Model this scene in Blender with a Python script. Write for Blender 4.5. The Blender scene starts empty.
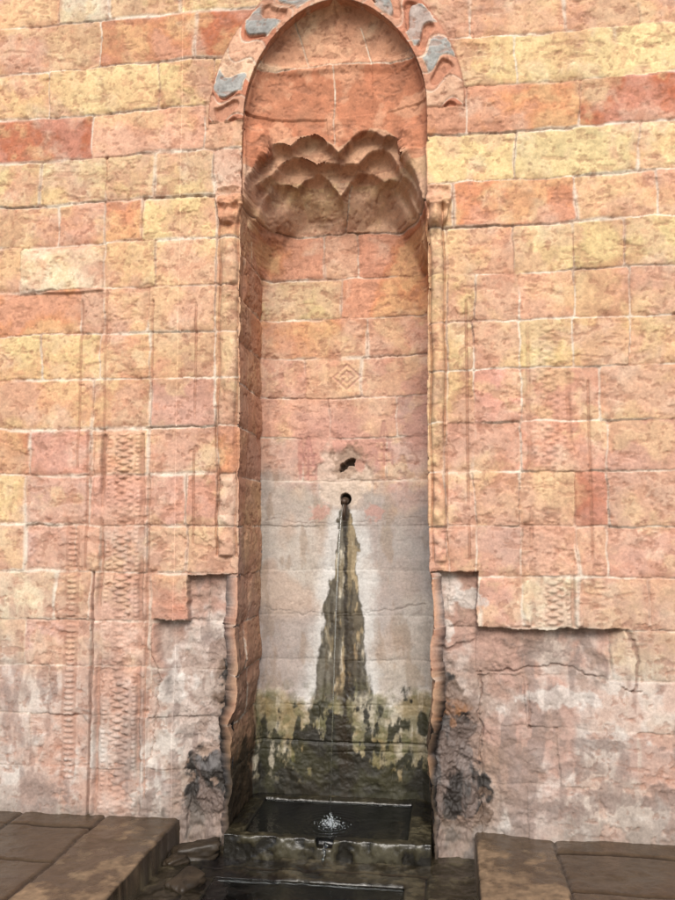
import bpy, bmesh, math, re, numpy as np
from mathutils import Vector
# ------------------------------------------------------------ camera model
FPX=812.0; YAW=math.radians(7.8); PITCH=math.radians(4.93)
D=4.3; CAM=np.array([D*math.tan(YAW),-D,1.582]); N=0.585
def ray(u,v):
    dx=u-337.5; dy=-(v-450.0); dz=-FPX
    a=math.pi/2+PITCH
    y1=dy*math.cos(a)-dz*math.sin(a); z1=dy*math.sin(a)+dz*math.cos(a)
    return (dx*math.cos(YAW)-y1*math.sin(YAW), dx*math.sin(YAW)+y1*math.cos(YAW), z1)
def P(u,v,yp=0.0):
    r=ray(u,v); t=(yp-CAM[1])/r[1]; return CAM[0]+r[0]*t, CAM[2]+r[2]*t
def G(u,v,zp=0.0):
    r=ray(u,v); t=(zp-CAM[2])/r[2]; return CAM[0]+r[0]*t, CAM[1]+r[1]*t
# ------------------------------------------------------------ noise
TAB={}
def vn(x,y,seed):
    if seed not in TAB: TAB[seed]=np.random.default_rng(seed+100).random((256,256)).astype(np.float32)
    T=TAB[seed]; xf=np.floor(x); yf=np.floor(y); fx=x-xf; fy=y-yf
    xi=xf.astype(np.int32)&255; yi=yf.astype(np.int32)&255; xj=(xi+1)&255; yj=(yi+1)&255
    fx=fx*fx*(3-2*fx); fy=fy*fy*(3-2*fy)
    a=T[xi,yi]; a=a+(T[xj,yi]-a)*fx; b=T[xi,yj]; b=b+(T[xj,yj]-b)*fx
    return a+(b-a)*fy
def fbm(x,y,s,o,seed):
    a=1.0;t=0.0;r=0.0
    for i in range(o):
        c,sn=math.cos(i*.7+.3),math.sin(i*.7+.3)
        r=r+a*vn((x*c-y*sn)*s+17.3*i,(x*sn+y*c)*s+5.1*i,seed+i); t+=a; a*=.55; s*=2.03
    return r/t
def ss(a,b,x):
    t=np.clip((x-a)/(b-a),0,1); return t*t*(3-2*t)
def lin(c):
    c=np.asarray(c,dtype=np.float32)/255; return np.where(c<.04045,c/12.92,((c+.055)/1.055)**2.4).astype(np.float32)
def mix(col,c2,m):
    c2=lin(c2) if not isinstance(c2,np.ndarray) else c2
    return col*(1-m[...,None])+c2*m[...,None]
KALB=np.array([.585,.583,.595])
CODE=dict(R=(204,122,88),O=(228,160,116),P=(238,194,154),K=(230,180,154),C=(240,210,156),Y=(247,222,164),L=(246,228,194),M=(220,186,168),G=(212,198,184),B=(224,166,130))
# ------------------------------------------------------------ mesh helper
def grid_obj(name,X,Y,Z,col,wet,mat):
    R,Cn=X.shape
    me=bpy.data.meshes.new(name)
    me.vertices.add(R*Cn); co=np.stack([X,Y,Z],-1).astype(np.float32).ravel(); me.vertices.foreach_set('co',co)
    i=np.arange(R*Cn).reshape(R,Cn)
    q=np.stack([i[:-1,:-1],i[:-1,1:],i[1:,1:],i[1:,:-1]],-1).reshape(-1,4)
    nf=len(q); me.loops.add(nf*4); me.polygons.add(nf)
    me.loops.foreach_set('vertex_index',q.astype(np.int32).ravel())
    me.polygons.foreach_set('loop_start',np.arange(0,nf*4,4,dtype=np.int32))
    me.polygons.foreach_set('use_smooth',np.ones(nf,dtype=bool))
    me.update(calc_edges=True)
    a=me.color_attributes.new('Col','FLOAT_COLOR','POINT')
    cc=np.concatenate([np.clip(col,.006,.68),np.ones(col.shape[:-1]+(1,))],-1).astype(np.float32)
    a.data.foreach_set('color',cc.ravel())
    w=me.attributes.new('Wet','FLOAT','POINT'); w.data.foreach_set('value',np.clip(wet,0,1).astype(np.float32).ravel())
    me.materials.append(mat); ob=bpy.data.objects.new(name,me); bpy.context.collection.objects.link(ob)
    return ob
def stone_mat(name,bump=.5,scale=1.0,rdry=.92,rwet=.28):
    m=bpy.data.materials.new(name); m.use_nodes=True; nt=m.node_tree; n=nt.nodes; l=nt.links
    b=n['Principled BSDF']; at=n.new('ShaderNodeAttribute'); at.attribute_name='Col'
    aw=n.new('ShaderNodeAttribute'); aw.attribute_name='Wet'
    tc=n.new('ShaderNodeNewGeometry')
    n1=n.new('ShaderNodeTexNoise'); n1.inputs['Scale'].default_value=70*scale; n1.inputs['Detail'].default_value=6; n1.inputs['Roughness'].default_value=.7
    n2=n.new('ShaderNodeTexNoise'); n2.inputs['Scale'].default_value=12*scale; n2.inputs['Detail'].default_value=6; n2.inputs['Roughness'].default_value=.72
    for q in (n1,n2): l.new(tc.outputs['Position'],q.inputs['Vector'])
    mr=n.new('ShaderNodeMapRange'); mr.inputs[1].default_value=.3; mr.inputs[2].default_value=.7; mr.inputs[3].default_value=.80; mr.inputs[4].default_value=1.17
    l.new(n1.outputs['Fac'],mr.inputs[0])
    mr2=n.new('ShaderNodeMapRange'); mr2.inputs[1].default_value=.3; mr2.inputs[2].default_value=.7; mr2.inputs[3].default_value=.85; mr2.inputs[4].default_value=1.13
    l.new(n2.outputs['Fac'],mr2.inputs[0])
    mu=n.new('ShaderNodeMath'); mu.operation='MULTIPLY'; l.new(mr.outputs[0],mu.inputs[0]); l.new(mr2.outputs[0],mu.inputs[1])
    vm=n.new('ShaderNodeVectorMath'); vm.operation='SCALE'; l.new(at.outputs['Color'],vm.inputs[0]); l.new(mu.outputs[0],vm.inputs['Scale'])
    l.new(vm.outputs[0],b.inputs['Base Color'])
    rr=n.new('ShaderNodeMapRange'); rr.inputs[3].default_value=rdry; rr.inputs[4].default_value=rwet; l.new(aw.outputs['Fac'],rr.inputs[0]); l.new(rr.outputs[0],b.inputs['Roughness'])
    b.inputs['Specular IOR Level'].default_value=.35
    bp=n.new('ShaderNodeBump'); bp.inputs['Strength'].default_value=bump; bp.inputs['Distance'].default_value=.004
    ad=n.new('ShaderNodeMath'); ad.operation='ADD'; l.new(n1.outputs['Fac'],ad.inputs[0]); l.new(n2.outputs['Fac'],ad.inputs[1])
    l.new(ad.outputs[0],bp.inputs['Height']); l.new(bp.outputs[0],b.inputs['Normal'])
    return m
MW=stone_mat('weathered_limestone',.4); MG=stone_mat('paving_stone',.5,.8,.7,.10)
# ------------------------------------------------------------ wall layout
zr=np.concatenate([np.arange(-.30,-.0,.01),np.arange(0,5.05,.005),np.arange(5.05,7.0,.04)])
def plz(pts,yp=0):
    q=sorted([(P(u,v,yp)[1],P(u,v,yp)[0]) for u,v in pts]); return np.array([a for a,b in q]),np.array([b for a,b in q])
rcz=P(335.5,112)[1]; Rx=(P(427,112)[0]-P(244,112)[0])/2; rcx=(P(427,112)[0]+P(244,112)[0])/2
Rz=P(337,-1)[1]-rcz; RT=.205; PQ=(1.78,1.92)
pht=np.linspace(0,math.pi/2,400); lo_=np.full(400,.1); hi_=np.full(400,2.0)
for _ in range(40):
    mid=(lo_+hi_)/2; f=(mid*np.cos(pht)/Rx)**PQ[0]+(mid*np.sin(pht)/Rz)**PQ[1]; lo_=np.where(f<1,mid,lo_); hi_=np.where(f<1,hi_,mid)
zl,xlp=plz([(244,112),(241,170),(240,240),(239,420),(238,565),(237,640),(232,720),(226,800),(222,860)])
zl2,xrp=plz([(427,112),(428,180),(428,240),(428,420),(429,565),(433,600),(431,660),(430,740),(431,860)])
def edge(z,side):
    t=np.clip((z-rcz)/Rz,0,1); w=Rx*np.maximum(1-t**PQ[1],0)**(1/PQ[0])+.002
    if side<0: return np.where(z>rcz,rcx-w,np.interp(z,zl,xlp))
    return np.where(z>rcz,rcx+w,np.interp(z,zl2,xrp))
XL=edge(zr,-1); XR=edge(zr,1)
low=ss(1.25,.9,zr)
XL=XL+low*.06*(fbm(zr,zr*0,4,3,40)-.5); XR=XR+low*.06*(fbm(zr,zr*0,4,3,44)-.5)
XL=XL+.016*(fbm(zr,zr*0+3,6,3,47)-.5)*(zr<rcz); XR=XR+.016*(fbm(zr,zr*0+9,6,3,49)-.5)*(zr<rcz)
lf=np.concatenate([np.arange(-9,-2.1,.06),np.arange(-2.1,-.9,.005)])
rf=np.concatenate([np.arange(.9,1.95,.005)[1:],np.arange(1.95,9,.06)])
nm=130; nj=80; nb=220
R_=len(zr); Zg=lambda n: np.repeat(zr[:,None],n,1)
tL=np.linspace(0,1,nm)[None]; wl=-.9+(XL[:,None]+.9)*tL
wr=XR[:,None]+(.9-XR[:,None])*tL
PA=[P(u,v,.12) for u,v in [(236,262),(240,236),(245,204),(251,178),(259,158),(269,144),(283,135),(300,129),(318,131),(337,141),(352,131),(370,123),(386,126),(398,136),(409,150),(417,168),(424,198),(430,240),(434,262)]]
def zArch(x): return np.interp(x,[p[0] for p in PA],[p[1] for p in PA])
def Dback(x,z):
    n_=fbm(x,z,6,4,601)-.5; n2_=fbm(x,z,5,4,611)-.5
    xs=x+.05*n_; zs=z+.05*n2_
    cz=P(337,135,.15)[1]
    e=np.clip(1-(np.abs(x-rcx)/Rx)**2-(np.clip(z-cz,0,9)/(rcz+Rz-cz+.01))**2,0,1)
    c=.03+.15*np.sqrt(e)
    c=c-.014*ss(.05,.0,np.abs(zs-(P(337,68,.1)[1]+.04*np.cos((x-rcx)*4))))
    zA=zArch(xs)
    g=lambda t:np.sqrt(1-(1-np.clip(t,0,1))**2)
    fx=(xs-rcx+.01)/Rx
    # worn muqarnas: stacked rows of small concave cells, each row deeper, ribs hanging between
    def cell(n,ph,k): return np.abs(np.abs(((fx*n/2+ph)%1)-.5)*2)**k
    r1=cell(4,.0,1.4); r2=cell(4,.5,1.4); r3=cell(4,.0,1.4)
    d=c+.085*g((zA-.05*r1-zs)/.055)*ss(0,.2,e+.15)
    d=d+.10*g((zA-.085-.06*r2-zs)/.07)
    dfull=N-.0-d
    d=d+dfull*.40*g((zA-.17-.07*r3-zs)/.10)
    d=d+(N-d)*ss(0,.20,zA-.22-.05*r2-zs)
    side=np.minimum(x-edge(z,-1),edge(z,1)-x)
    d=d-.035*ss(.06,0,side)*(z<zA)*ss(0,.2,d)
    return np.maximum(d,.0)
tb=np.linspace(0,1,nb)[None]; bx=XL[:,None]+(XR-XL)[:,None]*tb
bz=Zg(nb); bd=Dback(bx,bz); bd=bd*ss(0,.06,(XR-XL))[:,None]
dl=bd[:,0]; dr=bd[:,-1]
tj=np.linspace(0,1,nj)[None]
jlx=XL[:,None]+0*tj; jly=dl[:,None]*tj; jrx=XR[:,None]+0*tj; jry=dr[:,None]*(1-tj)
X=np.concatenate([np.repeat(lf[None],R_,0),wl,jlx[:,1:-1],bx,jrx[:,1:-1],wr,np.repeat(rf[None],R_,0)],1)
Y=np.concatenate([np.zeros((R_,len(lf)+nm)),jly[:,1:-1],bd,jry[:,1:-1],np.zeros((R_,nm+len(rf)))],1)
Z=Zg(X.shape[1])
X=X.astype(np.float32); Y=Y.astype(np.float32); Z=Z.astype(np.float32)
c0=len(lf)+nm; c1=c0+nj-2; c2=c1+nb; c3=c2+nj-2
reg=np.zeros(X.shape[1],int); reg[c0:c1]=1; reg[c1:c2]=2; reg[c2:c3]=3
REG=np.repeat(reg[None],R_,0)
S=(X+np.where(REG==1,Y,0)-np.where(REG==3,Y,0)+np.where(REG==2,.37*Y,0)).astype(np.float32)
# ---------------- blocks
Lv=[-61,-15,30,75,120,163,207,248,293,337,382,430,475,525,572,620,665,712,765,822]
zc=[P(0,v)[1] for v in Lv]
top=zc[0]; ext=[top+.25*k for k in range(8,0,-1)]
ZC=np.array(ext+zc+[-.4]); o=len(ext)
LB={0:"60P110Y228C",1:"60P110L180Y230C",2:"100P195O228R",3:"48Y158Y215C240C",4:"92R205P240P",5:"40C105Y155C214C246L",6:"58P103P143O215C240O",7:"20P103L155C215P240P",
 8:"80O103P148P215P240P",9:"42C100C150P215P240P",10:"92P150P215K240P",11:"30O90K148P215K240O",12:"25C90M148K185K215K240L",13:"25P75M100K148M186K240P",14:"55L90P150M206R240R",15:"26C90M150M187R240M",16:"48M92M150K240M",17:"30K90M150M240M",18:"60M95G150M240M",19:"40G92M150G240G"}
RBK={0:"565P675P",1:"565P675P",2:"470P565P640P720P",3:"515C615C700Y",4:"466O580O700R",5:"515Y640Y720Y",6:"454P577O660P740P",7:"447P515P573C625C720Y",8:"447C475C520P573P630P720P",9:"447P473C520P573C630C720C",
 10:"447P475C520K600K720P",11:"447P475K520K608K680K",12:"447P475K520P575P609R720K",13:"447K475K522K577P607P690K",14:"447R480K522K577L650P720P",15:"477K521R577L612K700C",16:"480M525M628P700K",17:"482M560M640M720M",18:"530G600M690M",19:"500G580G640M720G"}
def parse(s): return [(int(a),b) for a,b in re.findall(r'(\d+)([A-Z])',s)]
zw=Z+.038*(fbm(S,Z,1.5,3,1)-.5)+.018*(fbm(S,Z,12,4,5)-.5)
xw=S+.042*(fbm(S,Z,5,5,9)-.5)
bv=[-20,20,62,105,150,190,235,278,318,357,397,437,480,525,570,615,660,705,750,800]
ZB=np.array([P(345,v,N)[1] for v in bv]+[-.4]); ZB=np.concatenate([[7.5,6,5.4],ZB])
BB={5:"345P440P",6:"325O358P440O",7:"342C440O",8:"368O440K",9:"305K362P440K",10:"330K395K440M",11:"302M385K440M",12:"320M372M440M"}
col=np.zeros(X.shape+(3,),np.float32); dj=np.full(X.shape,9.0,np.float32); off=np.zeros(X.shape,np.float32); damage=np.zeros(X.shape,np.float32)
def fill(mask,zz,xx,ZZ,table,oi,sd):
    ci=np.clip(np.searchsorted(-ZZ,-zz,side='right')-1,0,len(ZZ)-2)
    for c in range(len(ZZ)-1):
        m=mask&(ci==c)
        if not m.any(): continue
        x=xx[m]; z=zz[m]; k=c-oi
        J,cols=table(k,c)
        b=np.searchsorted(J,x); r=np.random.default_rng(c*31+sd+len(J))
        cl=np.array([lin(CODE[q]) for q in cols]); nb_=len(cols)
        jit=r.uniform(.88,1.07,(nb_,1))*r.uniform(.96,1.04,(nb_,3)); cl=cl*jit
        of=r.uniform(-.005,.005,nb_); tl=r.uniform(-.02,.02,nb_); tx=r.uniform(-.010,.010,nb_); dm=r.uniform(0,1,nb_)
        Je=np.concatenate([[-99],J,[99]])
        dx=np.minimum(x-Je[b],Je[b+1]-x); dz=np.minimum(ZZ[c]-z,z-ZZ[c+1])
        dd=np.minimum(dx,dz); cr_=.018; k_=(dx<cr_)&(dz<cr_); dd=np.where(k_,cr_-np.hypot(cr_-dx,cr_-dz),dd)
        dj[m]=np.maximum(dd,0); col[m]=cl[b]; damage[m]=dm[b]
        off[m]=of[b]+tl[b]*(z-(ZZ[c]+ZZ[c+1])/2)+tx[b]*np.clip(x-(Je[b]+Je[b+1])/2,-.3,.3)
def wt(k,c):
    r=np.random.default_rng(c+900)
    J=[];cs=[]
    warm=[['C','Y','P','C'],['O','P','R','P']][c%2] if k<15 else ['M','G','K','M']
    x=-9.2
    while x<-2.05: J.append(x); cs.append(r.choice(warm)); x+=r.uniform(.35,.62)
    if 0<=k<=19:
        vm=(Lv[k]+Lv[min(k+1,19)])/2
        L=parse(LB[k]); J.append(P(-18-r.integers(0,20),vm)[0]); cs.append(r.choice(warm))
        for i,(u,q) in enumerate(L):
            cs.append(q); J.append(P(u,vm)[0] if i<len(L)-1 else P(338,vm)[0])
        for i,(u,q) in enumerate(parse(RBK[k])):
            cs.append(q); J.append(P(u,520+(vm-520)*1.10)[0])
    else:
        x=-2
        while x<1.7: J.append(x); cs.append(r.choice(warm)); x+=r.uniform(.35,.6)
    x=max(J[-1]+.3,1.8)
    while x<9.2: J.append(x); cs.append(r.choice(warm)); x+=r.uniform(.35,.62)
    cs.append('P'); return np.array(J),cs
def bt(k,c):
    if k in BB:
        L=parse(BB[k]); v=bv[k]+20
        return np.array([P(u,v,N)[0]+.37*N for u,q in L]),[q for u,q in L]+['K']
    r=np.random.default_rng(c+77)
    if k<5: return np.array([rcx+r.uniform(-.2,-.05)+.1,rcx+.25+r.uniform(0,.1)]),['P','O','P']
    return np.array([rcx+.37*N+r.uniform(-.3,-.1),rcx+.37*N+r.uniform(.05,.3)]),['G','M','G']
def jt(k,c):
    r=np.random.default_rng(c+55); cs=['O','P','B','P'] if k<10 else ['P','M','K','B']
    return np.array([-.35+r.uniform(-.1,.1),.2,.3+r.uniform(0,.1)]),[cs[i] for i in r.permutation(4)]
W=(REG==0); J1=(REG==1); J3=(REG==3); BK=(REG==2); JM=J1|J3; IN=~W
fill(W,zw,xw,ZC,wt,o,0); fill(BK,zw,xw,ZB,bt,3,50); fill(JM,zw,xw,ZB,jt,3,30)
nA=fbm(S,Z,2.2,5,11); nB=fbm(S,Z,7,5,21); nCc=fbm(S,Z,22,4,31); nD=fbm(S,Z,60,3,51); nE=fbm(S+3,Z*.35,14,4,61); nF=fbm(S,Z,3.5,5,71); nG=fbm(S,Z,5,5,81); nH=fbm(S,Z,1.3,4,85)
h=off.copy()
# weathering that runs across block boundaries
col=mix(col,(247,230,200),ss(.48,.68,nB)*.5*ss(.38,.6,nF))
col=mix(col,(218,148,112),ss(.50,.64,nF)*.36)
col=mix(col,(222,174,156),ss(.48,.62,nG)*.36)
col=mix(col,(244,214,158),ss(.49,.38,nG)*.36)
col=mix(col,(242,206,168),ss(.48,.62,nH)*.24)
col=mix(col,(186,128,100),ss(.56,.68,nCc)*ss(.43,.6,nA)*.42)
col=mix(col,(204,146,116),ss(.52,.64,nE)*ss(.45,.6,nH)*.36)
col=mix(col,(176,122,98),ss(.62,.70,fbm(S,Z,4,6,83))*.30)
col*=(1+.38*(nCc-.5)+.36*(nD-.5)+.34*(nA-.5))[...,None]
lowm=ss(2.1,.4,Z+.9*(nA-.5)); col=mix(col,(212,186,172),lowm*.42*W)
cem=ss(1.20,.45,Z+.95*(nA-.5)+.5*(nB-.5))*W
cc=lin((202,190,178))*(1+.65*(nB-.5)+.5*(nCc-.5)+.3*(nD-.5))[...,None]
cc=mix(cc,(188,156,142),ss(.46,.60,nF)*.7); cc=mix(cc,(230,224,214),ss(.51,.62,fbm(S,Z,6,5,91))*.75); cc=mix(cc,(152,138,132),ss(.53,.65,nE)*.55); cc=mix(cc,(206,170,150),ss(.5,.62,nG)*.5)
col=mix(col,cc,cem*.8)
# ---------------- ring of voussoirs
ang=np.degrees(np.arctan2(Z-rcz,np.abs(X-rcx))); rr=np.hypot(X-rcx,Z-rcz)
rin=np.interp(np.clip(np.radians(ang),0,math.pi/2),pht,lo_)
rho=(rr-rin)/RT; ring=W&(rho<1)&(ang>-1)&(rho>-.3)
aw_=ang+3.0*np.sin(rho*6.28+.5)*np.sign(X-rcx)+1.4*(nCc-.5)
rc=np.ones(X.shape+(3,),np.float32)*lin((232,182,150))
vi=np.floor(aw_/11.0).astype(int); rv=np.random.default_rng(5).uniform(0,1,400)
vs=rv[(vi+40)+np.where(X>rcx,120,0)]
rc=mix(rc,(212,140,108),ss(.5,.65,vs)); rc=mix(rc,(244,206,172),ss(.35,.2,vs))
blue=np.zeros(X.shape)
for side,lst in ((-1,[19,53,73]),(1,[27,45,67])):
    for a in lst: blue=np.maximum(blue,ss(5.4,4.7,np.abs(aw_-a))*(np.sign(X-rcx)==side)*ss(.10,.16,rho+.2*(nB-.5))*ss(.97,.92,rho+.1*(nCc-.5)))
rc=mix(rc,lin((174,180,176))*(1+.6*(nB-.5)+.4*(nCc-.5))[...,None],blue*.92)
ej=np.abs(aw_/11.0-np.round(aw_/11.0))*11*np.pi/180*rr
rj=ss(.008,.003,ej)*(1-blue); bj=ss(.0,.4,blue)*ss(1,.6,blue)
rc=mix(rc,(242,228,206),np.maximum(rj*.7,bj)); rc*=(1+.5*(nCc-.5)+.3*(nB-.5)+.3*(nD-.5))[...,None]
rc=mix(rc,(196,134,106),ss(.52,.64,nG)*.4*(1-blue))
col=np.where(ring[...,None],rc,col); dj=np.where(ring,.05,dj)
ol=ss(.010,.003,np.abs(rho-1)*RT)*(ang>-2)*W; col=mix(col,(164,112,86),ol*.6)
h=np.where(ring,.014-.004*rj+.003*blue,h)
lob=ss(.0,.10,.42-np.hypot((rho-.5)*1.1,(aw_/11.0-np.floor(aw_/11.0)-.5)))*(1-blue)*ring*(vs>.35)
h=h-lob*.020; col=mix(col,(196,128,98),lob*.38)
# hood colour
hz1=P(337,68,.1)[1]
hood=BK&(Z>P(337,186,.4)[1])
hc=lin((234,184,148))*(1+.35*(nB-.5)+.35*(nCc-.5)+.25*(nD-.5))[...,None]; hc=mix(hc,(246,214,178),ss(.44,.62,nF)*.65); hc=mix(hc,(212,146,114),ss(.5,.64,nG)*.45)
arc=hz1+.04*np.cos((X-rcx)*4)+.03*(nB-.5); low_=zArch(X)-.01+.03*(nB-.5)
red=ss(-.005,.005,arc-Z)*ss(-.005,.005,Z-low_-.01*(nB-.5)); hc=mix(hc,lin((208,132,96))*(1+.7*(nB-.5)+.5*(nCc-.5))[...,None],red*.82); hc=mix(hc,(236,186,150),red*ss(.50,.62,nB)*.5)
hj=np.maximum(ss(.006,.002,np.abs(Z-arc)),ss(.006,.003,np.abs(X-(rcx-.02)+.03*(nB-.5)))*(Z>low_)*(Z<arc))
hj=np.maximum(hj,ss(.006,.003,np.abs(X-rcx+.16+.3*(Z-arc)+.03*(nG-.5)))*(Z>arc)); hj=np.maximum(hj,ss(.006,.003,np.abs(X-rcx-.2+.3*(Z-arc)))*(Z>arc)*(Z<arc+.2))
hj=hj*ss(.3,.5,nA+.1)
hc=mix(hc,(242,218,190),hj*.6)
zc_=P(337,157,.3)[1]+.02*(nB-.5); hj2=ss(.006,.002,np.abs(Z-zc_))+ss(.006,.002,np.abs(X-rcx-.13+.02*(nB-.5)))*(Z<zc_); hc=mix(hc,(214,160,130),np.clip(hj2,0,1)*.4*ss(.35,.5,nF))
col=np.where(hood[...,None],hc,col); dj=np.where(hood,.05-.047*hj,dj)
col=mix(col,(222,164,126),JM*.40)
col=mix(col,(182,146,120),JM*ss(1.5,.6,Z+.5*(nA-.5))*.65)
# ---------------- joints
jv=ss(.28,.52,fbm(S,Z,3,4,131)); jwid=.0070+.013*ss(.48,.70,fbm(S,Z,2.5,4,133))
jm=ss(jwid,.002,dj)*jv; jw=(1-cem*.6)
col=mix(col,(248,238,218),jm*.74*jw)
dark=ss(.005,.0015,dj)*ss(.46,.60,fbm(S,Z,4,4,141)); col=mix(col,(158,110,86),dark*.6*jw)
h=h-.003*jm*jw-.006*dark*jw-.002*ss(.03,.0,dj)*jw
brk=ss(.06,.0,dj-.05*(nB-.5))*ss(.52,.64,fbm(S,Z,6,4,145)); h=h-brk*.008*jw; col=mix(col,(206,150,120),brk*.38*jw)
h=h+.007*(nB-.5)+.004*(nCc-.5)+.0018*(nD-.5)
dmm=ss(.60,.85,damage)*ss(.47,.56,nB)*W; h=h-dmm*.007; col=mix(col,(210,156,130),dmm*.35)
pit=ss(.63,.71,fbm(S,Z,30,3,157)); h=h-pit*.003; col=mix(col,(160,110,86),pit*.4)
scr=ss(.64,.71,fbm(S*.6,Z*1.6,16,4,159)); h=h-scr*.003; col=mix(col,(176,124,98),scr*.4)
def xat(u,v=450,yp=0): return P(u,v,yp)[0]
def zat(u,v,yp=0): return P(u,v,yp)[1]
def band(a,b,x,e=.004): return ss(a-e,a+e,x)*ss(b+e,b-e,x)
pbk=band(xat(20,270),xat(103,270),X+.02*(nB-.5),.006)*band(zat(60,293),zat(60,249),Z+.016*(nB-.5),.006)*W; h=h+pbk*.016
ero=ss(.66,.40,fbm(S,Z,5,4,161))
for (ua,ub,vb) in ((215,239,556),(429,447,562)):
    xa,xb=xat(ua,400),xat(ub,400); t=(X-xa)/(xb-xa)+.25*(fbm(S*0,Z,3,3,163)-.5); zt,zb=zat(ua,205),zat(ua,vb)
    v=band(zb,zt,Z,.01)*((t>-.05)&(t<1.05))*W
    prof=.030*np.sqrt(np.clip(1-((t-.52)/.33)**2,0,1))-.018*ss(.07,.0,np.abs(t-.12))-.014*ss(.07,0,np.abs(t-.92))
    h=h+v*prof*(.4+.6*ero); col=mix(col,(182,130,100),v*ss(.09,.0,np.minimum(np.abs(t-.12),np.abs(t-.92)))*.55)
    v2=band(zat(ua,548),zat(ua,480),Z,.01)*((t>.1)&(t<.95))*W; h=h+v2*.006*np.sin((Z*55+t*5))
    ccx,ccz=(xa+xb)/2,zat(ua,206)
    q=((X-ccx)/(.062+.03*ss(-.06,.08,Z-ccz)))**4+((Z-ccz)/.115)**4
    cap=ss(1.2,.6,q+1.0*(nB-.5))*W; h=h+cap*(.030+.05*(fbm(S,Z,13,4,171)-.5)+.012*np.sin((Z-ccz)*62)+.012*np.cos((X-ccx)*90)*(Z<ccz)); col=mix(col,(230,174,138),cap*.45)
def panel(ua,ub,v0,v1,kind,seed,amp=1.0):
    global h,col
    xa,xb=xat(ua,500),xat(ub,500); t=(X-xa)/(xb-xa)+.08*(nB-.5); za,zb=zat(ua,v0),zat(ua,v1)
    v=band(zb,za,Z,.006)*W*((t>-.1)&(t<1.1))*amp; e=ss(.60,.42,fbm(S,Z,4,5,seed))*.75+.25
    if kind==0:
        p=.010*(ss(.08,.04,np.abs(t-.03))+ss(.08,.04,np.abs(t-.97)))-.013*ss(.06,.0,np.abs(t-.14))-.013*ss(.06,0,np.abs(t-.86))
        zq=Z+.012*(nG-.5); lat=np.abs(np.sin(zq*math.pi/.040+ (t-.5)*9))*np.abs(np.sin(zq*math.pi/.040-(t-.5)*9))
        inn=band(.36,.68,t,.02); p=p+inn*(.012*lat-.002)
        dots=np.abs(np.sin(zq*math.pi/.025)); p=p+.006*ss(.05,.02,np.abs(t-.25))*dots+.006*ss(.05,.02,np.abs(t-.78))*dots
        tint=inn*(1-lat)*.45+ss(.06,.0,np.abs(t-.14))*.85+ss(.06,0,np.abs(t-.86))*.75
    else:
        q_=(Z/.030)%1-.5; p=.007*ss(.42,.25,np.hypot(q_,(t-.5)*1.2))-.003; tint=.6*ss(.25,.45,np.hypot(q_,(t-.5)*1.2))*ss(.0,.1,t)*ss(1,.9,t)
    h=h+v*p*e; col=mix(col,(172,126,104),np.clip(v,0,1)*e*tint*.8)
panel(97,150,292,428,0,181,.6); panel(95,150,434,815,0,183,1.1); panel(66,82,478,780,1,187,1.0)
panel(524,578,300,522,0,191,.6); panel(524,578,526,626,0,193,1.0); panel(590,606,560,626,1,197,.7)
g=band(zat(90,822),zat(90,572),Z,.01)*ss(.013,.003,np.abs(X-xat(90,700)+.014*(nB-.5)))*W; h=h-.024*g; col=mix(col,(130,96,82),g*.7)
for u,v0,v1 in ((103,290,560),(78,300,470),(468,300,560),(590,380,560),(88,430,570),(194,300,560),(150,300,800)):
    g=band(zat(u,v1),zat(u,v0),Z,.01)*ss(.009,.003,np.abs(X-xat(u,450)+.010*(nB-.5)))*W*ss(.38,.55,nF+.1); h=h-.010*g; col=mix(col,(174,128,104),g*.55)
# ---------------- lost facing either side of the niche
z572=zat(450,573); z628=zat(550,629)
zz=Z+.030*(nB-.5)+.016*(nCc-.5); xx=X+.07*(nB-.5)+.016*(nCc-.5)
fadeX=np.where(X>.5,ss(.25,.75,Z+.3*(nA-.5)),1.0)
erR=W*(X>0)*np.maximum(ss(0,.007,z572-zz)*ss(0,.008,xat(476,600)-xx),ss(0,.007,z628-zz)*ss(0,.10,(xat(628,630)-(z628-zz)*.35)-xx))
zL1=zat(200,574); zL2=zat(160,620)
erL=W*(X<0)*np.maximum(ss(0,.008,zL1-zz)*ss(0,.012,xx-xat(188,600)),ss(0,.008,zL2-zz)*ss(0,.06,xx-(xat(150,630)+.2*(z628-zz))))
er=np.maximum(erR,erL); fadeR=ss(.1,1.1,Z)
ec=lin((202,184,172))*(1+.65*(nB-.5)+.5*(nCc-.5)+.3*(nD-.5))[...,None]; ec=mix(ec,(186,144,126),ss(.44,.58,nF)*.75); ec=mix(ec,(230,224,214),ss(.51,.62,nA+.1*(nCc-.5))*.75)
ec=mix(ec,(144,130,124),ss(.53,.65,nE)*.6); ec=mix(ec,(154,128,112),ss(.53,.63,fbm(S,Z,9,5,213))*.6)
col=mix(col,ec,er*.84)
h=h-er*(.012+.055*fadeR)+er*(.045*(nA-.5)+.035*(nF-.5)+.010*(nCc-.5)+.020*(nB-.5))
def crack(pts,w=.006,yp=0,reg_=None,dp=.012,cc_=(140,108,94),a=.7):
    global h,col
    q=[P(u,v,yp) for u,v in pts]; d=np.full(X.shape,9.0); wx=X+.07*(nB-.5)+.03*(nCc-.5); wz=Z+.06*(nG-.5)+.03*(nCc-.5)
    for (ax,az),(bx_,bz_) in zip(q[:-1],q[1:]):
        L2=(bx_-ax)**2+(bz_-az)**2+1e-9; t=np.clip(((wx-ax)*(bx_-ax)+(wz-az)*(bz_-az))/L2,0,1)
        d=np.minimum(d,np.hypot(wx-ax-t*(bx_-ax),wz-az-t*(bz_-az)))
    m=ss(w*(.5+1.2*nF),w*.2,d)*(W if reg_ is None else reg_)*ss(.35,.5,nA+.06); h=h-dp*m; col=mix(col,cc_,m*a)
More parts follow.
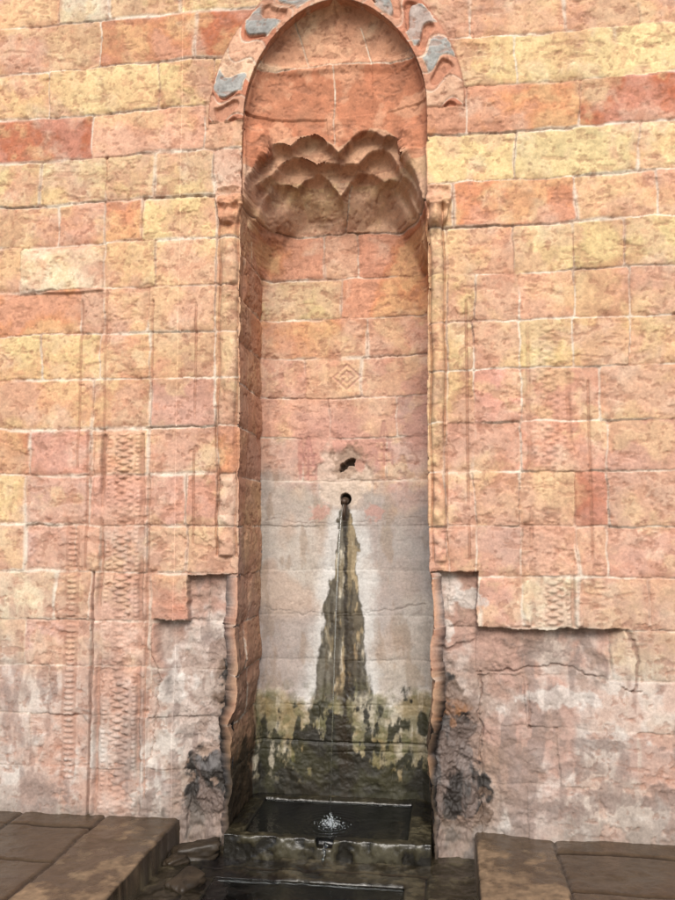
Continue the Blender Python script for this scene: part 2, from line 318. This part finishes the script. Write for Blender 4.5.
crack([(482,675),(480,720),(484,842)],.007,a=.6); crack([(478,676),(560,668),(640,692)],.006,a=.5); crack([(625,632),(640,662),(634,690)],.012)
crack([(528,690),(530,730)],.005,a=.5); crack([(150,625),(158,700),(150,760)],.005,a=.4); crack([(432,640),(445,650),(470,645)],.012)
def blob(u,v,ru,rv,yp=0):
    cx_,cz_=P(u,v,yp); s=.0053; return np.exp(-(((X-cx_)/(ru*s))**2+((Z-cz_)/(rv*s))**2))
wet=np.zeros(X.shape,np.float32)
for u,v,ru,rv in ((447,632,9,12),(505,832,10,10),(470,600,20,12),(560,700,40,12),(170,690,14,20)):
    m=ss(.4,.6,blob(u,v,ru,rv)+(nCc-.5)*.9)*W; col=mix(col,(234,228,218),m*.6)
for bl,sd in ((np.maximum(blob(206,797,44,60),1.0*blob(232,760,20,90)),201),(np.maximum(blob(456,785,38,80),1.0*blob(440,745,22,66)),207)):
    bl=bl*W; n1=fbm(S,Z,7,6,sd); m=ss(.39,.52,bl*1.05+(n1-.5)*1.7+.02)*ss(.08,.22,bl)
    h=h-bl*.035+bl*.09*(n1-.5)+bl*.03*(nCc-.5)
    gc=lin((120,98,82))*(1+1.0*(nCc-.5))[...,None]; gc=mix(gc,(140,94,54),ss(.46,.56,nF)*.9); gc=mix(gc,(28,24,20),ss(.43,.50,fbm(S,Z,10,5,sd+3)+.18*(bl-.5))); gc=mix(gc,(134,130,128),ss(.57,.66,fbm(S,Z*.6,10,4,sd+5))*.5)
    col=mix(col,gc,m*.95); wet=np.maximum(wet,m*.4)
    m2=ss(.20,.5,bl+(nB-.5)*.9)*ss(.03,.12,bl); col=mix(col,(154,128,108),m2*(1-m)*.65)
ft=ss(.11,.0,Z+.18*(nB-.5))*W; col=mix(col,(144,130,118),ft*.65); wet=np.maximum(wet,ft*.3)
for u,v,ru,rv in ((150,800,7,10),(575,770,30,8),(620,800,40,9),(660,800,20,14),(540,650,24,10),(600,745,40,6),(560,810,30,10),(40,790,30,10)):
    m=ss(.35,.6,blob(u,v,ru,rv)*.9+(nCc-.5)*1.5)*W*ss(.02,.1,blob(u,v,ru*1.3,rv*1.3)); col=mix(col,(138,118,108),m*.6)
run=ss(.51,.67,nE)*ss(1.7,.2,Z)*W; col=mix(col,(158,136,124),run*.46)
# ---------------- back wall: plaster, stain, moss
gz=zat(345,482,N); pl=ss(gz+.18,gz-.14,Z+.55*(nA-.5)+.3*(nB-.5))*BK
pc=lin((192,182,170))*(1+.38*(nB-.5)+.36*(nCc-.5)+.28*(nD-.5))[...,None]; pc=mix(pc,(212,206,196),ss(.48,.66,nF)*.6); pc=mix(pc,(198,168,146),ss(.50,.66,nA)*.5)
pc=mix(pc,(168,164,162),ss(.48,.66,fbm(S,Z,1.6,3,221))*.6); pc=mix(pc,(156,136,114),ss(.53,.65,nE)*.48)
col=mix(col,pc,pl*.9); h=h*(1-.5*pl)
mv=np.exp(-((Z-zat(345,425,N))/.35)**2)*BK; col=mix(col,(214,166,152),mv*.5*ss(.35,.6,nF))
crack([(266,606),(330,614),(425,605)],.005,N,BK,.004,(150,138,128)); crack([(266,520),(330,524),(425,518)],.004,N,BK,.003,(160,140,128))
sx=xat(346,600,N)
vz=[zat(345,v,N) for v in (805,790,750,720,700,660,600,540,520,505)]
lw=[.46,.44,.33,.24,.210,.17,.115,.060,.036,.02]; rw=[.44,.40,.31,.20,.160,.135,.085,.058,.032,.02]
nV=fbm(S,Z*.18,24,5,229)
dxs=X-sx+.05*(nB-.5)+.024*(nCc-.5)+.01*(nD-.5)+.07*(nV-.5); hw=np.where(dxs<0,np.interp(Z,vz,lw),np.interp(Z,vz,rw))
q=np.abs(dxs)/hw; below=ss(0,.02,zat(345,508,N)-Z)*BK
halo=ss(hw+.11,hw,np.abs(dxs)+.12*(nB-.5))*below*(Z>.35); col=mix(col,(228,226,220),halo*.8)
st=ss(1.05,.90,q)*below; stc=lin((172,152,114))*(1+.8*(nB-.5)+.6*(nCc-.5))[...,None]
stc=mix(stc,(222,214,192),ss(.47,.55,nV)*.8); stc=mix(stc,(120,104,70),ss(.49,.58,fbm(S,Z*.2,16,5,231))*.85); stc=mix(stc,(150,114,70),ss(.52,.64,nG)*.35)
stc=mix(stc,(82,74,50),ss(.76,.97,q+.35*(nCc-.5))*.85)
stc=mix(stc,(54,48,32),ss(.52,.60,fbm(S,Z*.22,26,4,233)+.14*ss(1.5,.4,Z))*.8)
col=mix(col,stc,st*.95); h=h+st*.004*ss(1,.7,q)+st*.006*(nCc-.5); wet=np.maximum(wet,st*.35)
mz=zat(345,694,N); my=ss(0,.06,mz+.10*(nF-.5)+.22*(nB-.5)-Z)*BK
mc=lin((164,150,116))*(1+.7*(nB-.5)+.5*(nCc-.5))[...,None]; mc=mix(mc,(206,198,178),ss(.47,.58,nF)*.7); mc=mix(mc,(112,104,60),ss(.46,.58,nV)*.7); mc=mix(mc,(154,128,78),ss(.5,.62,nG)*.5)
col=mix(col,mc,my*.9); h=h+my*.012+my*.012*(nCc-.5); wet=np.maximum(wet,my*.45)
g=ss(.010,.003,np.abs(Z-zat(345,742,N)+.02*(nB-.5)))*BK; h=h-.01*g; col=mix(col,(80,70,48),g*.6)
dd=np.clip((mz+.12-Z)/(mz+.15),0,1); cen=np.exp(-((X-sx+.02)/.26)**2); gate=ss(0,.12,dd)
blk=ss(.53,.61,fbm(S,Z*.5,26,5,241)*.52+fbm(S,Z,6,4,247)*.30+.19*cen*dd**.5+.25*dd**1.3)*BK*gate
eg=np.maximum(blob(264,745,9,64,N),blob(424,722,10,20,N))
blk=np.maximum(blk,ss(.48,.58,fbm(S,Z,9,5,243)*.5+.42*eg)*BK*ss(.1,.3,eg))
blk=np.maximum(blk,ss(.10,.03,Z+.06*(nB-.5))*BK)
bcx=lin((46,45,26))*(1+1.2*(nCc-.5))[...,None]; bcx=mix(bcx,(22,20,15),ss(.45,.6,nB))
col=mix(col,bcx,blk*.94); wet=np.maximum(wet,blk*.5)
grn=ss(.46,.57,fbm(S,Z,18,4,251)*.8+.16*cen)*BK*gate*dd**.4*(1-blk); col=mix(col,(84,88,44),grn*.7)
wob_=.02*(fbm(Z,Z*0,5,3,261)-.5)
for dx_,w_,v0,v1,s_ in ((0,.015,508,800,.97),(-.045,.012,550,760,.65),(.035,.010,590,800,.6),(-.085,.016,600,705,.6),(.075,.014,640,705,.6),(-.02,.03,690,800,.8),(.012,.03,620,800,.55),(-.13,.014,630,705,.5),(.11,.012,650,705,.4)):
    m=ss(w_,w_*.35,np.abs(X-sx-dx_+wob_+.03*(nCc-.5)))*band(zat(345,v1,N),zat(345,v0,N),Z,.03)*BK*ss(.3,.5,fbm(S,Z,6,4,271)+.10)
    col=mix(col,(50,40,26),m*s_); wet=np.maximum(wet,m*.7)
jf=JM*ss(.75,.15,Z+.4*(nB-.5)); col=mix(col,(118,92,60),jf*.75); col=mix(col,(42,36,24),JM*ss(.52,.62,nF*.8+.35*ss(.6,0,Z))*.85*ss(.9,.3,Z)); wet=np.maximum(wet,jf*.5)
h=h+JM*ss(.95,.5,Z)*.04*(nB-.5)
hx,hz=P(346,466,N); a=(X-hx)*.8+(Z-hz)*.6; b=-(X-hx)*.6+(Z-hz)*.8
ring2=blob(345,475,34,38,N)*BK; r2=ss(.35,.55,ring2+(nB-.5)*.9)*ss(.05,.2,ring2); col=mix(col,(226,206,186),r2*.7); h=h-r2*.012-ring2*.03*nCc
r3=ss(.42,.6,blob(350,460,24,20,N)+(nCc-.5)*1.3)*BK*ss(.05,.2,ring2); col=mix(col,(152,124,102),r3*.6)
q1=(a/.064)**2+(b/.030)**2+3.2*(nCc-.5)+1.5*(nD-.5); ho=ss(1.1,.6,q1)*BK; h=h-ho*.07; col=mix(col,(56,40,28),ho*.75)
for u,v,ru,rv in ((320,512,14,11),(373,512,12,11),(300,455,4,24),(360,465,8,14)):
    m=ss(.45,.65,blob(u,v,ru,rv,N)+(nCc-.5)*1.1)*BK*ss(.03,.12,blob(u,v,ru,rv,N)); col=mix(col,(208,146,130),m*.48)
hx2,hz2=P(345.5,499,N); q2=((X-hx2)/.030)**2+((Z-hz2)/.034)**2+.8*(nCc-.5); ho=ss(1.25,.8,q2)*BK; h=h-ho*.09; col=mix(col,(30,22,16),ho*.95)
sl=ss(1.0,.5,((X-hx2)/.030)**2+((Z-hz2+.09)/.06)**2)*BK; col=mix(col,(64,48,34),sl*.75)
def incise(f,cx_,cz_,sc):
    global h,col
    m=f((X-cx_+.006*(nCc-.5))/sc,(Z-cz_)/sc)*BK*ss(.30,.50,nB); h=h-.005*m; col=mix(col,(176,124,116),m*.5)
def minaret(a,b):
    w=np.where(b<-.4,.42,np.where(b<.1,.26,np.where(b<.2,.4,np.maximum(.02,.22-.2*(b-.2)*1.1))))
    s=ss(.10,.03,np.abs(np.abs(a)-w))*(np.abs(b)<1.15); s=np.maximum(s,ss(.09,.03,np.abs(a))*(np.abs(b)<1.2))
    for k in (-.95,-.4,.1,.2): s=np.maximum(s,ss(.07,.03,np.abs(b-k))*(np.abs(a)<.45))
    return s
def diamond(a,b):
    d=np.abs(a)*.9+np.abs(b); s=ss(.12,.05,np.abs(d-.9)); s=np.maximum(s,ss(.12,.05,np.abs(d-.45))); return np.maximum(s,ss(.08,.03,np.abs(np.abs(a)-np.abs(b)-.0))*(d<1.3)*.6)
incise(minaret,*P(308,458,N),.115); incise(minaret,*P(384,443,N),.115); incise(diamond,*P(347,377,N),.085)
for u,v,ru,rv,am in ((262,146,11,20,.04),(410,142,12,24,.04)):
    bb=blob(u,v,ru,rv,.12)*BK; h=h+am*ss(.2,.8,bb)+.04*bb*(nCc-.5)
# ---------------- displace along base normals
Pp=np.stack([X,Y,Z],-1)
dS=np.gradient(Pp,axis=1); dZ=np.gradient(Pp,axis=0)
nr=np.cross(dS,dZ); ln=np.linalg.norm(nr,axis=-1,keepdims=True); bad=ln[...,0]<1e-9
nr=nr/np.maximum(ln,1e-12); nr[bad]=(0,-1,0)
apx=ss(.01,.05,np.abs(XR-XL))[:,None]; hh=np.where(IN,h*apx,h)
Pp=Pp+nr*hh[...,None]
col=col*KALB
def sub(a,b,name): return grid_obj(name,Pp[:,a:b,0],Pp[:,a:b,1],Pp[:,a:b,2],col[:,a:b],wet[:,a:b],MW)
wall=bpy.data.objects.new('stone_wall',None); bpy.context.collection.objects.link(wall)
for a,b,nme in ((0,c0+1,'masonry_left_of_niche'),(c3-1,X.shape[1],'masonry_right_of_niche')):
    ob=sub(a,b,nme); ob.parent=wall
sub(c0,c3,'fountain_niche')
# ------------------------------------------------------------ pavement with sunken channel
CH=-.13; SL=-.03
xe0=G(166,833)[0]; xe1=G(476,850)[0]
gx=np.concatenate([np.linspace(-80,-2.6,40),np.arange(-2.55,xe0-.003,.010),[xe0-.002,xe0+.004],np.arange(xe0+.01,xe1-.01,.008),[xe1-.004,xe1+.002],np.arange(xe1+.01,2.5,.010),np.linspace(2.55,80,40)])
gy=np.concatenate([np.linspace(-80,-1.7,50),np.arange(-1.65,.06,.008),[.12,.3,.75]])
GX,GY=np.meshgrid(gx,gy)
n1=fbm(GX,GY,3,5,311); n2=fbm(GX,GY,14,5,321); n3=fbm(GX,GY,45,3,331)
inch=(GX>xe0)&(GX<xe1)&(GY>-1.6)
wx=GX+.03*(fbm(GX,GY,6,4,301)-.5); wy=GY+.03*(fbm(GX,GY,6,4,305)-.5)
rowsy=np.array([-1.9,-1.45,-1.02,-.58,-.16,.3]); far=(np.abs(GX)>2.6)|(GY<-1.9)
ri=np.searchsorted(rowsy,wy); dgy=np.min(np.abs(wy[...,None]-rowsy),-1)
k0=xe0-G(75,840)[0]; k1=G(560,858)[0]-xe1
jxs=[np.sort(np.concatenate([xe0-np.array([0,k0,k0*2.1,1.5,1.9]),xe1+np.array([0,k1,k1+.62,1.5])])) for r_ in range(7)]
dgx=np.full(GX.shape,9.);sid=np.zeros(GX.shape,int)
for r_ in range(7):
    m=ri==r_
    if m.any(): dgx[m]=np.min(np.abs(wx[m][:,None]-jxs[min(r_,6)]),-1); sid[m]=np.searchsorted(jxs[min(r_,6)],wx[m])+r_*13
nearc=((GX>xe0-k0)&(GX<xe0))|((GX>xe1)&(GX<xe1+k1))
dgy=np.where(nearc,.05,dgy)
dg=np.minimum(dgx,dgy); dg=np.where(far,.05,dg)
sr=np.random.default_rng(3).uniform(0,1,200); sv=sr[sid%200]
gc=lin((170,142,112))*(.88+.24*sv)[...,None]*(1+.9*(n2-.5)+.7*(n3-.5))[...,None]
gc=mix(gc,(196,172,140),ss(.48,.66,n1)*.35)
wetg=ss(.32,.54,n1*.8+.12+.25*ss(-.22,.0,GY)-.09*nearc+.12*(~nearc)+.6*(n2-.5))
wetg=np.where(far,0,wetg)
gc=gc*(1-.66*wetg)[...,None]; gc=mix(gc,(78,58,44),wetg*.35)
gj=ss(.012,.003,dg); gc=mix(gc,(40,32,26),gj*.85)
gz_=-.008*gj-.003*ss(.03,0,dg)+.005*(n2-.5)+.004*(sv-.5)*(~far)*(~nearc)+.002*(n3-.5)-.006*ss(.52,.7,n1)*(~far)
fx0,fy0=G(216,874,CH); fx1,_=G(406,874,CH)
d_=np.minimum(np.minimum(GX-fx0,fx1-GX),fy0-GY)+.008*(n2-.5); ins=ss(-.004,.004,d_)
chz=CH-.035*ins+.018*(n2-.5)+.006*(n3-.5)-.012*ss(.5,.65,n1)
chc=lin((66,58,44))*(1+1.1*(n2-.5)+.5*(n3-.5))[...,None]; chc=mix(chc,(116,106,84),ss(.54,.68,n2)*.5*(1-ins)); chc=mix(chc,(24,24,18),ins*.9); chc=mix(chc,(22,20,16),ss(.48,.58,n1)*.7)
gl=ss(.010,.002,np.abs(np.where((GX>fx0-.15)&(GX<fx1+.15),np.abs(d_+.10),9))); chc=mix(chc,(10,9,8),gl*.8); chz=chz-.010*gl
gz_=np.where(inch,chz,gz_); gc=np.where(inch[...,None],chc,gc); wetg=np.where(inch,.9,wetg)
grid_obj('pavement',GX,GY,gz_,gc*.46,wetg,MG)
# ------------------------------------------------------------ basin slab at the niche foot
sl_y=G(320,839,SL)[1]; bx0=G(219,841,SL)[0]; bx1=G(431,841,SL)[0]
ux=np.linspace(bx0,bx1,240); uy=np.linspace(sl_y,.66,170)
BX,BY=np.meshgrid(ux,uy)
n2=fbm(BX+5,BY,14,5,321); n3=fbm(BX,BY,45,3,331); n1=fbm(BX,BY,4,4,335)
iy0=G(330,800,SL)[1]; fr_y=sl_y+.05; bl_=G(256,812,SL)[0]; br_=G(411,812,SL)[0]
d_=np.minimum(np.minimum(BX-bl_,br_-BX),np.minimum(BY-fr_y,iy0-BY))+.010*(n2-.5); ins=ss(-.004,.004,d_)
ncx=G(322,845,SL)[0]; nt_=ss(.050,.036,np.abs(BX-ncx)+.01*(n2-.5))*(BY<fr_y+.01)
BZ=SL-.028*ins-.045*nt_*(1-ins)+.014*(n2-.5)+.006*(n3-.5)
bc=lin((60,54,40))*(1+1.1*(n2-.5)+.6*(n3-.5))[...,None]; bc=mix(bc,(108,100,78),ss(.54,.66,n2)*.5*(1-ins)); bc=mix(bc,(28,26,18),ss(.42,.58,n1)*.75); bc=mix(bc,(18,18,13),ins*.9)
NF=24; fz=np.linspace(0,1,NF)[:,None]; F0=BZ[0,:][None]; Ff=-.22+(F0+.22)*fz; FX=np.repeat(ux[None],NF,0)
fn=fbm(FX,Ff,12,4,343)
FY=sl_y-.012+.034*(fn-.5)+.012*fz**6+0*Ff
FY[-1,:]=sl_y-.002
fc=lin((66,60,44))*(1+1.2*(fn-.5))[...,None]; fc=mix(fc,(24,22,15),ss(.44,.56,fn)*.8); fc=mix(fc,(104,98,78),ss(.42,.34,fn)*.5)
VX=np.concatenate([FX,BX[1:]],0); VY=np.concatenate([FY,BY[1:]],0); VZ=np.concatenate([Ff,BZ[1:]],0); VC=np.concatenate([fc,bc[1:]],0)
zl_=np.full((len(VX),1),-.22)
VXs=np.concatenate([VX[:,:1]-.004,VX,VX[:,-1:]+.004],1); VYs=np.concatenate([VY[:,:1],VY,VY[:,-1:]],1); VZs=np.concatenate([zl_,VZ,zl_],1); VCs=np.concatenate([VC[:,:1],VC,VC[:,-1:]],1)
grid_obj('stone_basin',VXs,VYs,VZs,VCs*.5,np.full(VXs.shape,.85),MG)
# ------------------------------------------------------------ water
def water_mat(name,rough=.03,bump=.3,scale=30,c=(.85,.92,.93,1)):
    m=bpy.data.materials.new(name); m.use_nodes=True; nt=m.node_tree; b=nt.nodes['Principled BSDF']
    b.inputs['Base Color'].default_value=c; b.inputs['Roughness'].default_value=rough; b.inputs['IOR'].default_value=1.333; b.inputs['Transmission Weight'].default_value=1
    nz=nt.nodes.new('ShaderNodeTexNoise'); nz.inputs['Scale'].default_value=scale; nz.inputs['Detail'].default_value=3
    g=nt.nodes.new('ShaderNodeNewGeometry'); nt.links.new(g.outputs['Position'],nz.inputs['Vector'])
    bp=nt.nodes.new('ShaderNodeBump'); bp.inputs['Strength'].default_value=bump; bp.inputs['Distance'].default_value=.01
    nt.links.new(nz.outputs['Fac'],bp.inputs['Height']); nt.links.new(bp.outputs[0],b.inputs['Normal']); return m
MWA=water_mat('clear_water')
WZ=SL-.012
hitx,hity=G(330,826,WZ)
def pool(name,x0,x1,y0,y1,z,cx_=None):
    A,B=np.meshgrid(np.linspace(x0,x1,160),np.linspace(y0,y1,110)); C=np.full(A.shape,z)+.0016*(fbm(A,B,18,3,401)-.5)
    if cx_: 
        r=np.hypot(A-cx_[0],B-cx_[1]); C=C+.0025*np.sin(r*170+3*(fbm(A,B,8,2,405)-.5))*np.exp(-r*8)
    return grid_obj(name,A,B,C,np.ones(A.shape+(3,))*.5,A*0,MWA)
pool('basin_water',bl_-.004,br_+.004,fr_y-.003,iy0+.004,WZ,(hitx,hity))
pool('trough_water',fx0-.002,fx1+.002,-1.6,fy0+.002,CH-.014)
def tube(name,pts,rad,mat,seg=16,open_=False,parent=None):
    vs=[];fs=[]; n=len(pts)
    for i,p in enumerate(pts):
        t=(Vector(pts[min(i+1,n-1)])-Vector(pts[max(i-1,0)])).normalized(); a=Vector((1,0,0)); a=(a-t*a.dot(t)).normalized(); b=t.cross(a)
        for k in range(seg):
            th=2*math.pi*k/seg; vs.append(Vector(p)+(a*math.cos(th)+b*math.sin(th))*rad[i])
    for i in range(n-1):
        for k in range(seg): fs.append((i*seg+k,i*seg+(k+1)%seg,(i+1)*seg+(k+1)%seg,(i+1)*seg+k))
    if not open_: fs.append(tuple(range(seg))[::-1]); fs.append(tuple((n-1)*seg+k for k in range(seg)))
    me=bpy.data.meshes.new(name); me.from_pydata(vs,[],fs); me.update(); me.materials.append(mat)
    for p in me.polygons: p.use_smooth=True
    ob=bpy.data.objects.new(name,me); bpy.context.collection.objects.link(ob)
    if parent: ob.parent=parent
    return ob
mi=bpy.data.materials.new('corroded_iron'); mi.use_nodes=True; nt=mi.node_tree; b=nt.nodes['Principled BSDF']
nz=nt.nodes.new('ShaderNodeTexNoise'); nz.inputs['Scale'].default_value=60; cr=nt.nodes.new('ShaderNodeValToRGB'); cr.color_ramp.elements[0].color=(.012,.009,.007,1); cr.color_ramp.elements[1].color=(.10,.05,.025,1); cr.color_ramp.elements[0].position=.4; cr.color_ramp.elements[1].position=.7
nt.links.new(nz.outputs['Fac'],cr.inputs[0]); nt.links.new(cr.outputs[0],b.inputs['Base Color']); b.inputs['Roughness'].default_value=.55; b.inputs['Metallic'].default_value=.3
sp=bpy.data.objects.new('water_spout',None); bpy.context.collection.objects.link(sp)
px,pz=hx2,hz2-.008
tube('pipe',[(px,N+.10,pz),(px,N-.02,pz),(px,N-.05,pz-.004),(px,N-.075,pz-.018),(px,N-.075,pz-.018),(px,N-.05,pz-.008),(px,N+.05,pz)],[.019,.019,.0195,.020,.0155,.015,.015],mi,20,True,sp)
tube('lip',[(px,N-.03,pz-.018),(px,N-.07,pz-.034),(px,N-.085,pz-.075),(px,N-.08,pz-.12)],[.010,.014,.012,.004],mi,14,False,sp)
pts=[];rad=[]; x0_,y0_,z0_=px,N-.078,pz-.022
for i in range(90):
    t=i/89; s_=math.sqrt(t); pts.append((x0_+(hitx-x0_)*s_+.002*math.sin(i*1.7)*t, y0_+(hity-y0_)*s_, z0_+(WZ-z0_)*t)); rad.append((.0034-.0018*t)*(1+.45*math.sin(i*2.3)*t))
tube('water_stream',pts,rad,MWA,8,False)
bm=bmesh.new(); r=np.random.default_rng(12)
for i in range(340):
    a=r.uniform(0,6.28); d=abs(r.normal(0,.032)); z_=WZ+.001+abs(r.normal(0,.026))*max(.12,1-d*12)
    s_=r.uniform(.0008,.0022)*(1.3 if d<.02 else 1); mt=bmesh.ops.create_icosphere(bm,subdivisions=1,radius=s_)
    sx_,sz_=r.uniform(.8,1.6),r.uniform(.8,2.2)
    for v in mt['verts']: v.co.x*=sx_; v.co.z*=sz_; v.co+=Vector((hitx+math.cos(a)*d*1.3,hity+math.sin(a)*d,z_))
me=bpy.data.meshes.new('water_splash'); bm.to_mesh(me); bm.free()
mf=bpy.data.materials.new('foaming_water'); mf.use_nodes=True; b=mf.node_tree.nodes['Principled BSDF']; b.inputs['Base Color'].default_value=(.8,.84,.86,1); b.inputs['Roughness'].default_value=.1; b.inputs['Transmission Weight'].default_value=.8; b.inputs['IOR'].default_value=1.33
me.materials.append(mf)
for p in me.polygons: p.use_smooth=True
bpy.context.collection.objects.link(bpy.data.objects.new('water_splash',me))
pts=[];rad=[]
for i in range(14):
    t=i/13; pts.append((ncx+.006*math.sin(i),sl_y+.03-.065*t,SL-.035-.09*t*t)); rad.append(.011-.005*t)
tube('overflow_water',pts,rad,MWA,12)
# broken angular stones in the channel beside the basin
vs=[];fs=[]
for (u,v,s_,zz_,rot) in ((197,852,.085,CH+.01,.3),(186,886,.07,CH-.01,1.1),(455,850,.06,CH+.0,2.0),(176,862,.05,CH+.0,.8)):
    x_,y_=G(u,v,zz_); k=r.uniform(0,50); sq=(r.uniform(1,1.3),r.uniform(.6,.9),r.uniform(.5,.7)); c_,s2=math.cos(rot),math.sin(rot)
    nu,nv=48,26; b0=len(vs)
    for i in range(nv):
        for j in range(nu):
            th=math.pi*i/(nv-1); ph=2*math.pi*j/nu
            c=np.array([math.sin(th)*math.cos(ph),math.sin(th)*math.sin(ph),math.cos(th)]); c=c/(np.sum(np.abs(c)**7)**(1/7))
            a=float(fbm(np.array([c[0]+k+c[2]*.7]),np.array([c[1]+k*.3-c[2]]),1.3,4,501)[0]); c=c*(.7+.6*a)
            X2,Y2=c[0]*sq[0],c[1]*sq[1]; vs.append((x_+s_*(X2*c_-Y2*s2),y_+s_*(X2*s2+Y2*c_),zz_+s_*(c[2]*sq[2]+.12*X2)))
    for i in range(nv-1):
        for j in range(nu): fs.append((b0+i*nu+j,b0+(i+1)*nu+j,b0+(i+1)*nu+(j+1)%nu,b0+i*nu+(j+1)%nu))
me=bpy.data.meshes.new('broken_stones'); me.from_pydata(vs,[],fs); me.update()
for p in me.polygons: p.use_smooth=True
ca=me.color_attributes.new('Col','FLOAT_COLOR','POINT'); co=np.array(vs)
kk=fbm(co[:,0],co[:,1]+co[:,2],16,4,511); cl=lin((72,60,46))*(1+1.4*(kk-.5))[:,None]*.45; ca.data.foreach_set('color',np.concatenate([cl,np.ones((len(cl),1))],1).astype(np.float32).ravel())
wa=me.attributes.new('Wet','FLOAT','POINT'); wa.data.foreach_set('value',np.full(len(cl),.35,dtype=np.float32)); me.materials.append(MG)
bpy.context.collection.objects.link(bpy.data.objects.new('broken_stones',me))
# ------------------------------------------------------------ light, sky, camera
EL=math.radians(40); AZ=math.radians(4)
sd=Vector((math.sin(AZ)*math.cos(EL),-math.cos(AZ)*math.cos(EL),math.sin(EL)))
L=bpy.data.lights.new('sun','SUN'); L.energy=5.0; L.angle=math.radians(34); L.color=(1,.955,.885)
lo=bpy.data.objects.new('sun',L); lo.rotation_euler=(-sd).to_track_quat('-Z','Y').to_euler(); bpy.context.collection.objects.link(lo)
w=bpy.data.worlds.new('World'); bpy.context.scene.world=w; w.use_nodes=True; nt=w.node_tree
sk=nt.nodes.new('ShaderNodeTexSky'); sk.sky_type='NISHITA'; sk.sun_disc=False; sk.sun_elevation=EL; sk.sun_rotation=math.atan2(sd.x,sd.y)
sk.dust_density=2.0
bg=nt.nodes['Background']; nt.links.new(sk.outputs[0],bg.inputs['Color']); bg.inputs['Strength'].default_value=.15
cam=bpy.data.cameras.new('camera'); cam.sensor_fit='VERTICAL'; cam.sensor_height=24; cam.sensor_width=18; cam.lens=24*FPX/900; cam.clip_end=500
co=bpy.data.objects.new('camera',cam); co.location=CAM; co.rotation_euler=(math.pi/2+PITCH,0,YAW); bpy.context.collection.objects.link(co)
sc=bpy.context.scene; sc.camera=co; sc.view_settings.view_transform='Standard'; sc.view_settings.look='None'; sc.view_settings.exposure=0
